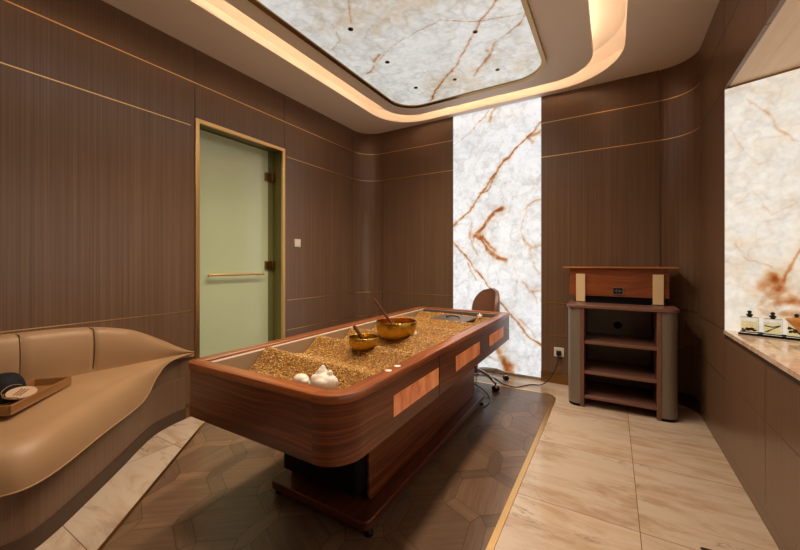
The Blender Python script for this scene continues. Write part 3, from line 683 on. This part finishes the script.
MB().tube(crom([(-.02, .05, 0), (-.055, .035, .006), (-.068, 0, .008), (-.055, -.03, .004), (-.05, -.0, .006), (-.06, .02, .01), (-.03, .055, .012), (.03, .058, .012), (.052, .03, .006)], 6), .0016, 6).build('cord', CORD, tg, smooth=True)

# ================================================================== TREATMENT TABLE
TC = (-1.17, 1.9825); TR = 0.0; SK = .021; HX, HY, ZB, ZT = .44, 1.1475, .472, .702
def tw(x, y): return (TC[0]+x*math.cos(TR)-y*math.sin(TR), TC[1]+x*math.sin(TR)+y*math.cos(TR))
tb = thing('treatment_table', 'long walnut treatment table with rounded corners, filled with grain, on a dark pedestal', 'table', (TC[0], TC[1], 0), TR)
RR = (.125, .03, .05, .055)     # near right, far right, far left, near left
def ring(d, z, dr=0): return z3(rrect(-HX+d, HX-d, -HY+d, HY-d, [max(.008, r_-d) for r_ in RR], 10), z)
MB().sweep([ring(.03, ZB+.003), ring(.010, ZB), ring(.005, ZB+.004), ring(.005, ZT-.028)]).build('apron', WAL, tb, smooth=True)
MB().sweep([ring(.006, ZT-.030), ring(0, ZT-.024), ring(0, ZT-.007), ring(.004, ZT-.001), ring(.008, ZT), ring(.060, ZT), ring(.064, ZT-.003), ring(.064, ZT-.02)]).build('rim', WALR, tb, smooth=True)
ln_ = MB().sweep([ring(.0805, ZT-.016), ring(.088, ZT-.13)]).prism([p[:2] for p in ring(.088, 0)], ZB+.015, ZT-.128).build('liner', LINERD, tb, smooth=True)
fg_ = MB().sweep([ring(.064, ZT-.012), ring(.078, ZT-.012), ring(.0805, ZT-.016)]).build('liner_flange', LINER, ln_, smooth=True)
MB().prism([p[:2] for p in ring(.03, 0)], ZB+.002, ZB+.010).build('underside', BLACK, tb)
# far end control panel inside the tray
cpn = MB().box(-HX+.085, HX-.085, HY-.105, HY-.083, ZT-.11, ZT-.010).box(-HX+.085, HX-.085, HY-.135, HY-.105, ZT-.11, ZT-.05).build('control_panel', GREY, tb, bevel=.003)
om = MB()
for i in range(3): om.box(-.20+i*.022, -.188+i*.022, HY-.1065, HY-.105, ZT-.035, ZT-.027)
om.build('indicator', ORMARK, cpn)
for a, b_ in ((1.165, 1.592), (1.83, 2.26), (2.49, 2.90)):
    a -= TC[1]+.01; b_ -= TC[1]+.01
    MB().box(HX-.008, HX-.0025, a, b_, .535, .617, 'y').build('amber_panel', AMBER, tb, label='glowing amber stone inlay')
MB().box(HX-.0056, HX-.0042, 1.59-TC[1]+.004, 1.59-TC[1]+.008, ZB+.002, ZT-.03).build('joint', BLACK, tb)
MB().box(HX-.0056, HX-.003, 2.985-TC[1], 3.03-TC[1], .572, .60).build('badge', STEEL, tb)
for x, y in ((HX-.040, 1.175-TC[1]), (HX-.040, 1.245-TC[1])): MB().lathe([(.014, ZT-.002), (.014, ZT+.0015), (.012, ZT+.002)], x, y, 20).build('stud', WHITEP, tb)
# pedestal
MB().prism(rrect(-.212, .2285, -.80, .775, .02, 4), .14, ZB+.003).prism(rrect(-.14, .205, -.66, .74, .02, 4), .07, .141).build('pedestal', BLACK, tb, bevel=.004)
for sx in (1, -1):
    pm = MB(); x0, x1 = (.229, .242) if sx > 0 else (-.246, -.226)
    k = len(pm.v); pts = rrect(-.715, .76, .079, ZB-.001, (.02, .002, .025, .025), 5)
    n0 = len(pts); pm.v += [(x0, y, z) for y, z in pts]+[(x1, y, z) for y, z in pts]
    pm.face([k+i for i in range(n0)], [(y, z) for y, z in pts]); pm.face([k+n0+i for i in reversed(range(n0))], [(y, z) for y, z in pts[::-1]])
    for i in range(n0):
        j = (i+1) % n0; pm.face([k+i, k+j, k+n0+j, k+n0+i], [(pts[i][0], pts[i][1]), (pts[j][0], pts[j][1]), (pts[j][0], pts[j][1]), (pts[i][0], pts[i][1])])
    pm.build('side_panel', WAL, tb, bevel=.002)
MB().prism(rrect(-.275, .308, -.825, .81, .03, 5), .038, .076, grain=1).build('base_plate', WALD, tb, bevel=.004)
for sx in (-.25, .29):
    for sy in (-.785, .78):
        MB().lathe([(.017, 0), (.019, .003), (.019, .016), (.010, .020), (.007, .024), (.007, .041)], sx, sy, 20).build('foot', RUBBER, tb, smooth=True)

for ch_ in tb.children_recursive:
    for v_ in ch_.data.vertices: v_.co.x -= SK*v_.co.y
# wheat -------------------------------------------------------------
def grain_h(x, y):
    """world coordinates -> height of the grain surface"""
    X = np.asarray(x, float); Y_ = np.asarray(y, float); dx, dy = X-TC[0], Y_-TC[1]
    lx = dx+SK*dy; ly = dy
    ph = Y_+.10*(lx)-.04
    rid = np.zeros_like(ph)
    for c in (1.13, 1.50, 1.83, 2.16, 2.50, 2.86): rid = np.maximum(rid, np.where(ph < c, np.exp(-np.abs((ph-c)/.075)**1.5), np.exp(-np.abs((ph-c)/.15)**1.4)))
    left = np.clip((-.10-lx)/.25, 0, 1)
    near = np.clip((1.75-Y_)/.6, 0, 1)
    h = .606-.008*left*near+(.082+.022*left*near)*rid*(1-.4*np.clip((Y_-2.0)/.8, 0, 1))
    h = h+.026*np.clip((Y_-1.9)/.9, 0, 1)
    cor = np.clip((.12-(lx+.352))/.12, 0, 1)*np.clip((1.12-Y_)/.25, 0, 1); h = h-.07*cor
    return h+.006*(fbm(X*9+3, Y_*9, 8, 3)-.5)+.003*(fbm(X*40, Y_*40, 18, 2)-.5)
gx = np.linspace(-.351, .351, 84); gy = np.linspace(-HY+.089, HY-.136, 260); GX, GY = np.meshgrid(gx, gy, indexing='ij')
WX = TC[0]+GX-SK*GY; WY = TC[1]+GY; WZ = grain_h(WX, WY)
V = np.stack([WX, WY, WZ-.001], -1).reshape(-1, 3); idx = np.arange(len(V)).reshape(GX.shape)
F = np.stack([idx[:-1, :-1], idx[1:, :-1], idx[1:, 1:], idx[:-1, 1:]], -1).reshape(-1, 4).tolist()
# skirt so the bed is a solid heap
rimi = np.concatenate([idx[:, 0], idx[-1, 1:], idx[::-1, -1][1:], idx[0, ::-1][1:-1]]); kb = len(V)
Vb = V[rimi].copy(); Vb[:, 2] = ZT-.127; m0 = len(rimi); F += [[int(rimi[i]), int(rimi[(i+1) % m0]), kb+(i+1) % m0, kb+i] for i in range(m0)]
V = np.concatenate([V, Vb]); tint = [.28]*len(F)
rs = np.random.RandomState(3); NG = 42000; u = rs.uniform(-.348, .348, NG); v = -HY+.092+(2*HY-.232)*rs.uniform(0, 1, NG)**1.25
cxs = TC[0]+u-SK*v; cys = TC[1]+v; czs = grain_h(cxs, cys)+rs.uniform(-.0012, .0014, NG)
a = rs.uniform(0, 2*PI, NG); tl = rs.uniform(-.5, .5, NG); d1 = np.stack([np.cos(a)*np.cos(tl), np.sin(a)*np.cos(tl), np.sin(tl)], 1); d2 = np.stack([-np.sin(a), np.cos(a), a*0], 1); d3 = np.cross(d1, d2)
c0 = np.stack([cxs, cys, czs], 1); s_ = rs.uniform(.8, 1.25, NG)[:, None]
vv_ = np.stack([c0+d1*.0050*s_, c0-d1*.0050*s_, c0+d2*.0023*s_, c0-d2*.0023*s_, c0+d3*.0023*s_, c0-d3*.0023*s_], 1).reshape(-1, 3)
oc = np.array([[0, 2, 4], [2, 1, 4], [1, 3, 4], [3, 0, 4], [2, 0, 5], [1, 2, 5], [3, 1, 5], [0, 3, 5]])
fo = (np.arange(NG)[:, None, None]*6+oc[None]+len(V)).reshape(-1, 3); F += fo.tolist(); tint += np.repeat(np.clip(rs.normal(.5, .30, NG), 0, 1), 8).tolist()
me = bpy.data.meshes.new('wheat_grain'); me.from_pydata(np.concatenate([V, vv_]).tolist(), [], F); me.materials.append(WHEAT)
me.attributes.new('tint', 'FLOAT', 'FACE').data.foreach_set('value', np.array(tint, np.float32))
wg = bpy.data.objects.new('wheat_grain', me); C.objects.link(wg); tag(wg, 'golden wheat grain heaped in ridges inside the walnut table', 'grain', kind='stuff')
gh = lambda x, y: float(grain_h(np.array([x]), np.array([y]))[0])

# bowls and mallets
def bowl(label, x, y, R, Hh, sink, lining=None):
    z = gh(x, y)-sink; o = thing('singing_bowl', label, 'bowl', (x, y, z)); pr = []
    for i in range(13):
        t = i/12; a = t*PI/2; pr.append((R*(.42+.60*math.sin(a)**.8)*(1-.05*t**6), Hh*(1-math.cos(a))**.9))
    pr[-1] = (R*.97, Hh); inn = [(r_-.004, max(z_, .004)) for r_, z_ in pr[::-1]]
    MB().lathe([(.001, 0)]+pr+[(R*.97-.002, Hh+.001)]+inn+[(.001, .004)], n=56).build('bowl_wall', BOWL, o, smooth=True)
    if lining: MB().lathe([(.001, .0048)]+[(r_-.0052, max(z_, .005)) for r_, z_ in pr[:8]], n=48, cap=False).build('lining', RED, o, smooth=True)
    return z
zb = bowl('large polished brass singing bowl with red inside, on the grain', -1.15, 1.885, .128, .112, .028, True)
zs = bowl('small polished brass singing bowl on the grain, nearer the camera', -1.136, 1.53, .081, .070, .022)
def mallet(label, p, q, r, gripk=1.0):
    p, q = Vector(p), Vector(q); o = thing('mallet', label, 'mallet', tuple(p)); d = q-p; N = 12
    MB().tube([d*(i/N) for i in range(N+1)], r, 14, taper=[.72, .95]+[1]*(N-3)+[.95, .7]).build('stick', CAB if gripk > 1 else WALD, o, smooth=True)
mallet('long slim wooden mallet leaning in the large singing bowl', (-1.125, 1.895, zb+.020), (-1.282, 1.825, .906), .0078)
mallet('short thick wooden mallet leaning in the small singing bowl', (-1.115, 1.535, zs+.018), (-1.174, 1.492, .794), .0105)
# shells
def blobs(name, label, cat, loc_, balls, vox=.003):
    m_ = MB()
    for c, r_ in balls: m_.ball(c, r_, 20, 14)
    o = m_.build(name, SHELL, None, smooth=True); o.location = loc_
    q = o.modifiers.new('merge', 'REMESH'); q.mode = 'VOXEL'; q.voxel_size = vox; q.use_smooth_shade = True
    s_ = o.modifiers.new('soft', 'SMOOTH'); s_.iterations = 4
    return tag(o, label, cat)
zc = .652
blobs('conch_shell', 'large white knobbly conch shell on the grain at the near end', 'shell', (-.93, 1.0, zc),
      [((0, 0, .026), (.050, .040, .036)), ((.028, .006, .024), (.030, .03, .030)), ((-.012, .006, .052), (.022, .022, .026)), ((-.011, .008, .072), (.011, .011, .014)), ((.024, .008, .058), (.012, .012, .014)),
       ((-.042, 0, .03), (.018, .018, .020)), ((-.030, .004, .045), (.014, .014, .014)), ((-.052, .0, .012), (.02, .02, .014)), ((.01, -.02, .03), (.03, .025, .02)), ((.046, .01, .03), (.012, .012, .012))])
zc2 = .655
blobs('cockle_shell', 'small smooth white shell left of the large conch on the grain', 'shell', (-1.062, 1.015, zc2-.002), [((0, 0, .010), (.034, .026, .020)), ((.022, -.004, .006), (.02, .018, .012))], .0025)
zc3 = gh(-1.165, 2.1)
blobs('cockle_shell', 'white shell half hidden behind the large brass singing bowl', 'shell', (-1.168, 2.09, zc3-.002), [((0, 0, .028), (.052, .035, .036)), ((.02, 0, .05), (.022, .02, .018)), ((-.03, 0, .03), (.025, .02, .02))], .003)
sf = MB(); zq = gh(-.935, 2.86)
for i in range(5):
    a = 2*PI*i/5+.4; sf.tube([(0, 0, 0), (.011*math.cos(a), 0.003*math.sin(i), .011*math.sin(a)), (.024*math.cos(a), .005*math.sin(i*2), .024*math.sin(a))], .0065, 8, taper=[1.3, 1, .4])
o = sf.build('starfish', SHELL, None, smooth=True); o.location = (-.935, 2.85, zq+.018); o.rotation_euler = (-.5, 0, .2); tag(o, 'tiny white starfish on the grain near the far right table corner', 'starfish')
# dark lid at the far end
ld = thing('metal_board', 'flat dark grey board with curved handle lying on the grain at the far end', 'board', (-1.12, 2.735, gh(-1.1, 2.72)+.030), TR)
MB().prism(rrect(-.155, .155, -.165, .165, .012, 4), -.008, .006).build('plate', GREY, ld, bevel=.002)
MB().tube(crom([(-.055, -.01, .005), (-.05, -.01, .017), (.0, .012, .020), (.05, -.01, .017), (.055, -.01, .005)], 6), .005, 8).build('handle', BLACK, ld, smooth=True)

# ================================================================== OFFICE CHAIR
ch = thing('office_chair', 'brown leather swivel chair with chrome star base tucked behind the table', 'chair', (-1.12, 3.295, 0), math.radians(55))
cr = .295; a0 = math.radians(-36-55)
hubm = MB().lathe([(.03, .085), (.034, .09), (.034, .13), (.022, .135), (.022, .30), (.03, .30), (.03, .37)], n=24).build('column', CHROME, ch, smooth=True)
for i in range(5):
    a = a0+i*2*PI/5; ca, sa = math.cos(a), math.sin(a)
    lg = MB().tube([(ca*r_, sa*r_, z) for r_, z in ((.025, .115), (.10, .118), (.2, .105), (.27, .078), (cr, .070))], .014, 12, taper=[1.2, 1.1, 1, .9, .8]).build('leg', CHROME, ch, smooth=True)
    cs = MB().tube([(ca*cr, sa*cr, .075), (ca*cr, sa*cr, .045)], .008, 8)
    t_ = (-sa, ca)
    for s in (-1, 1): cs.tube([(ca*cr+t_[0]*s*.008, sa*cr+t_[1]*s*.008, .024), (ca*cr+t_[0]*s*.024, sa*cr+t_[1]*s*.024, .024)], .024, 18)
    csr = cs.build('caster', RUBBER, lg, smooth=True)
    MB().ball((ca*cr, sa*cr, .034), (.02, .02, .022), 14, 8).build('caster_hood', CHROME, lg, smooth=True)
MB().prism(rrect(-.19, .17, -.19, .19, .08, 6), .375, .43).build('seat', LEATHB, ch, bevel=.02, seg=4)
# curved backrest shell: half-ellipse outline wrapped on a cylinder, open towards -X
def shellpt(s, t, d):
    ang_ = s*1.05; R_ = .21+d; z = .46+t
    return (.0+R_*math.cos(ang_)-.02, R_*math.sin(ang_), z)
rows = []; NU = 20
for i in range(NU+1):
    t = i/NU; zt = .425*t; wd = math.sqrt(max(0, 1-max(0, (t-.45)/.55)**2.2))*(.8+.2*min(1, t/.4)); row = []
    for j in range(25): s = -1+2*j/24; row.append(shellpt(s*wd, zt, -.012+.018*(1-s*s)*0))
    for j in range(25): s = 1-2*j/24; row.append(shellpt(s*wd, zt, .028-.014*abs(s)**6))
    rows.append(row)
MB().sweep(rows, cap=True).build('backrest', LEATHB, ch, smooth=True)
MB().tube([(.02, 0, .37), (.12, 0, .365), (.185, 0, .40), (.20, 0, .48)], .016, 10).build('back_bracket', CHROME, ch, smooth=True)

# ================================================================== CABINET and WOODEN BOX
cb = thing('shelf_cabinet', 'open brown shelf cabinet with rounded taupe sides in the back right corner', 'cabinet', (.045, 3.13, 0))
def column(x_in, x_out):
    s = 1 if x_out > x_in else -1; pts = [(x_in, .0), (x_in+s*.02, .0)]
    for i in range(9):
        a = math.radians(90*i/8); pts.append((x_out-s*.065+s*.065*math.sin(a), .075-.075*math.cos(a)))
    pts += [(x_out, .44), (x_in, .44)]
    return pts if s > 0 else pts[::-1]
for xi, xo in ((-.262, -.352), (.257, .357)):
    MB().prism(column(xi, xo), .022, .775, grain=2).build('side', TAUPE, cb, smooth=True)
    MB().prism([(xi+(x-xi)*.96, .004+y*.985) for x, y in column(xi, xo)], .0, .022).build('plinth', BLACK, cb)
for x0, x1 in ((-.262, -.234), (.230, .257)): MB().box(x0, x1, -.004, .44, .005, .775, 'z').build('upright', CAB, cb, bevel=.002)
top = [(-.30, -.012), (.305, -.012)]+[(.365-.06+.06*math.sin(math.radians(a)), .055-.067*math.cos(math.radians(a))) for a in range(10, 100, 10)]+[(.365, .45), (-.36, .45)]+[(-.36+.06-.06*math.cos(math.radians(a)), .055-.067*math.sin(math.radians(a))) for a in range(0, 90, 10)]
MB().prism(top, .775, .80).build('top', CAB, cb, bevel=.004)
for z in (.497, .262, .07): MB().box(-.234, .230, .004, .42, z, z+.023).build('shelf', CAB, cb, bevel=.002)
MB().box(-.234, .230, .42, .438, .07, .775, 'z').build('back_panel', TAUPE, cb)
o = MB().lathe([(.031, 0), (.031, .004)], n=28).build('cable_hole', BLACK, cb); o.rotation_euler = (PI/2, 0, 0); o.location = (-.005, .4195, .60)
for x0, x1 in ((-.2335, -.231), (.2275, .2295)): 
    MB().box(x0, x1, .30, .36, .10, .77).build('perforated_strip', BLACK, cb)

wb = thing('wooden_box', 'reddish wooden box with overhanging lid and two pale straps on the shelf cabinet', 'box', (.03, 3.36, .80))
MB().box(-.342, .342, 0, .19, .055, .285).build('body', SPK, wb, bevel=.002)
MB().box(-.395, .395, -.035, .205, .285, .297).build('lid', LIDW, wb, bevel=.002)
MB().box(-.25, .255, .01, .16, .012, .0545).box(-.22, .22, .0, .15, 0, .012).build('base', BLACK, wb, bevel=.004)
for x in (-.258, .272): MB().box(x-.034, x+.034, -.022, -.001, 0, .238, 'z').box(x-.034, x+.034, -.022, .10, 0.0005, .011).build('strap', STRAP, wb, bevel=.002)
fr_ = MB().box(-.028, .048, -.0035, -.0005, .075, .132).build('label_frame', STEEL, wb)
lb = MB().box(-.022, .042, -.0045, -.0036, .081, .126).build('label_plate', BLACK, fr_)
gl = MB()
for i, (x, h_) in enumerate(((-.012, .018), (-.002, .026), (.008, .014), (.018, .026), (.028, .018))): gl.box(x, x+.005, -.0052, -.0046, .103-h_/2, .103+h_/2)
gl.build('lettering', STEEL, fr_)

# ================================================================== SOCKET, PLUG, CABLES
so = thing('wall_socket', 'square white wall socket low on the back wall beside the onyx panel', 'socket', (-.427, BY, .297))
MB().box(-.043, .043, -.008, 0, -.043, .043).build('plate', WHITEP, so, bevel=.003)
pc = thing('power_cable', 'black plug in the wall socket with cable trailing across the floor to the table', 'cable', (-.427, BY-.009, .29))
q = MB().box(-.02, .02, -.03, 0, -.022, .024); q.build('plug', RUBBER, pc, bevel=.006)
pts = [(-.427, BY-.03, .275), (-.43, BY-.05, .22), (-.46, 3.52, .13), (-.50, 3.49, .06), (-.56, 3.47, .012), (-.65, 3.44, .006), (-.753, 3.30, .006), (-.868, 3.33, .006), (-.97, 3.44, .006), (-1.06, 3.49, .006), (-1.18, 3.46, .006), (-1.22, 3.2, .006), (-1.15, 2.95, .006), (-1.13, 2.83, .006)]
MB().tube([(x+.427, y-BY+.009, z-.29) for x, y, z in crom(pts, 8)], .0045, 8).build('cable', RUBBER, pc, smooth=True)
c2 = MB().tube([Vector(p)-Vector((-.86, 2.80, 0)) for p in crom([(-1.07, 2.80, .20), (-1.02, 2.90, .12), (-.95, 2.97, .05), (-.885, 2.94, .009), (-.852, 2.84, .006), (-.85, 2.76, .006), (-.862, 2.70, .006)], 8)], .005, 8)
c2 = c2.build('grey_cable', GREY, None, smooth=True); c2.location = (-.86, 2.80, 0); tag(c2, 'short grey cable looping from the table pedestal onto the parquet', 'cable')
# thin black frame corner on the floor at the bottom edge of the picture
o = MB().tube([(0, 0, .004), (.09, .012, .004), (.065, -.09, .004), (-.0, 0, .004)], .0035, 8).build('wire_triangle', RUBBER); o.location = (.300, 1.808, 0); tag(o, 'thin black triangular frame lying flat on the marble floor', 'frame')

# ================================================================== LEDGE and PERFUME BOTTLES
e1 = e0+dr*.70
le = MB().prism([(RX-.004, NY0), (1.258, NY0), (1.258, e1.y), (e0.x, e0.y-.002), (RX-.004, NY1-.003)], .715, .738, grain=0).build('stone_ledge', LEDGE, None, bevel=.002)
tag(le, 'polished beige marble ledge along the right wall niche', 'ledge')
MB().box(RX+.012, RX+.03, NY0, NY1-.003, .6905, .7145).build('trim_%d' % tn, RECESS, kind='structure')
def npos(u, d, z): p = e0+dr*u+Vector((dr.y, -dr.x, 0))*d; return (p.x, p.y, z)
na = math.atan2(dr.y, dr.x)
ty = thing('bottle_tray', 'narrow black tray under the perfume bottles on the marble ledge', 'tray', npos(.271, .07, .7385), na)
MB().box(-.2, .22, -.045, .045, 0, .007).box(-.2, .22, -.045, -.041, .007, .011).box(-.2, .22, .041, .045, .007, .011).build('tray_body', BLACK, ty, bevel=.001)
def bottle(label, u, fill, kind):
    o = thing('perfume_bottle', label, 'bottle', npos(u*KN, .069, .7458), na, 'perfume bottles on the niche ledge'); w2, d2, h2 = .0345, .021, .086
    def shell(a, z0, z1, mat, nm, bev):
        MB().box(-w2+a, w2-a, -d2+a, d2-a, z0, z1).build(nm, mat, o, bevel=bev)
    m_ = MB(); m_.box(-w2, w2, -d2, d2, 0, h2)
    for x0, x1, y0, y1, z0, z1 in ((-w2+.004, w2-.004, -d2+.004, d2-.004, .008, h2-.003),):
        k = len(m_.f); m_.box(x0, x1, y0, y1, z0, z1)
        for i in range(k, len(m_.f)): m_.f[i] = m_.f[i][::-1]
    g_ = m_.build('glass', CLEAR, o)
    MB().box(-w2+.0045, w2-.0045, -d2+.0045, d2-.0045, .0085, .0085+fill).build('liquid', OIL, o)
    MB().lathe([(.009, h2), (.009, h2+.006), (.013, h2+.007), (.014, h2+.014), (.009, h2+.018), (.006, h2+.019), (.006, h2+.022), (.009, h2+.025), (.0095, h2+.030), (.006, h2+.034), (.001, h2+.036)], n=20).build('stopper', RUBBER, o, smooth=True)
    f = MB(); rr = random.Random(hash(kind) % 7 if 0 else len(kind))
    if kind == 'petals':
        for i in range(26): f.ball((rr.uniform(-.026, .026), rr.uniform(-.010, .010), rr.uniform(.012, .028)), (rr.uniform(.004, .008), .004, rr.uniform(.003, .006)), 8, 6)
        f.build('petals', PETAL, o, smooth=True)
    elif kind == 'twig':
        f.tube([(-.030, 0, .013), (-.005, .004, .030), (.028, 0, .052)], .0022, 6); f.tube([(-.030, .004, .048), (.0, 0, .043), (.028, .004, .053)], .003, 6); f.tube([(-.02, .0, .014), (.0, .004, .034)], .002, 6)
        f.build('twig', TWIG, o, smooth=True)
    else:
        for i in range(16): f.ball((rr.uniform(-.026, .014), rr.uniform(-.010, .010), rr.uniform(.026, .052)), (rr.uniform(.004, .010), .004, rr.uniform(.003, .007)), 8, 6)
        f.tube([(-.01, 0, .04), (.015, 0, .017), (.026, 0, .037)], .003, 6); f.build('herbs', TWIG, o, smooth=True)
    return o
bottle('square glass perfume bottle with orange petals, leftmost on the black tray', .118, .054, 'petals')
bottle('square glass perfume bottle with a crossed dark twig, between two others', .212, .057, 'twig')
bottle('square glass perfume bottle with dark herbs, at the right edge of the picture', .302, .062, 'herbsdark')
gb = thing('wooden_cone', 'golden wooden bowl with a flared rim, cut by the right edge of the picture', 'bowl', (.794, 2.385, .738))
MB().lathe([(.02, 0), (.035, .004), (.022, .012), (.018, .035), (.03, .048), (.085, .116), (.088, .121), (.083, .121), (.028, .055), (.001, .05)], n=40).build('bowl_body', GOLDW, gb, smooth=True)
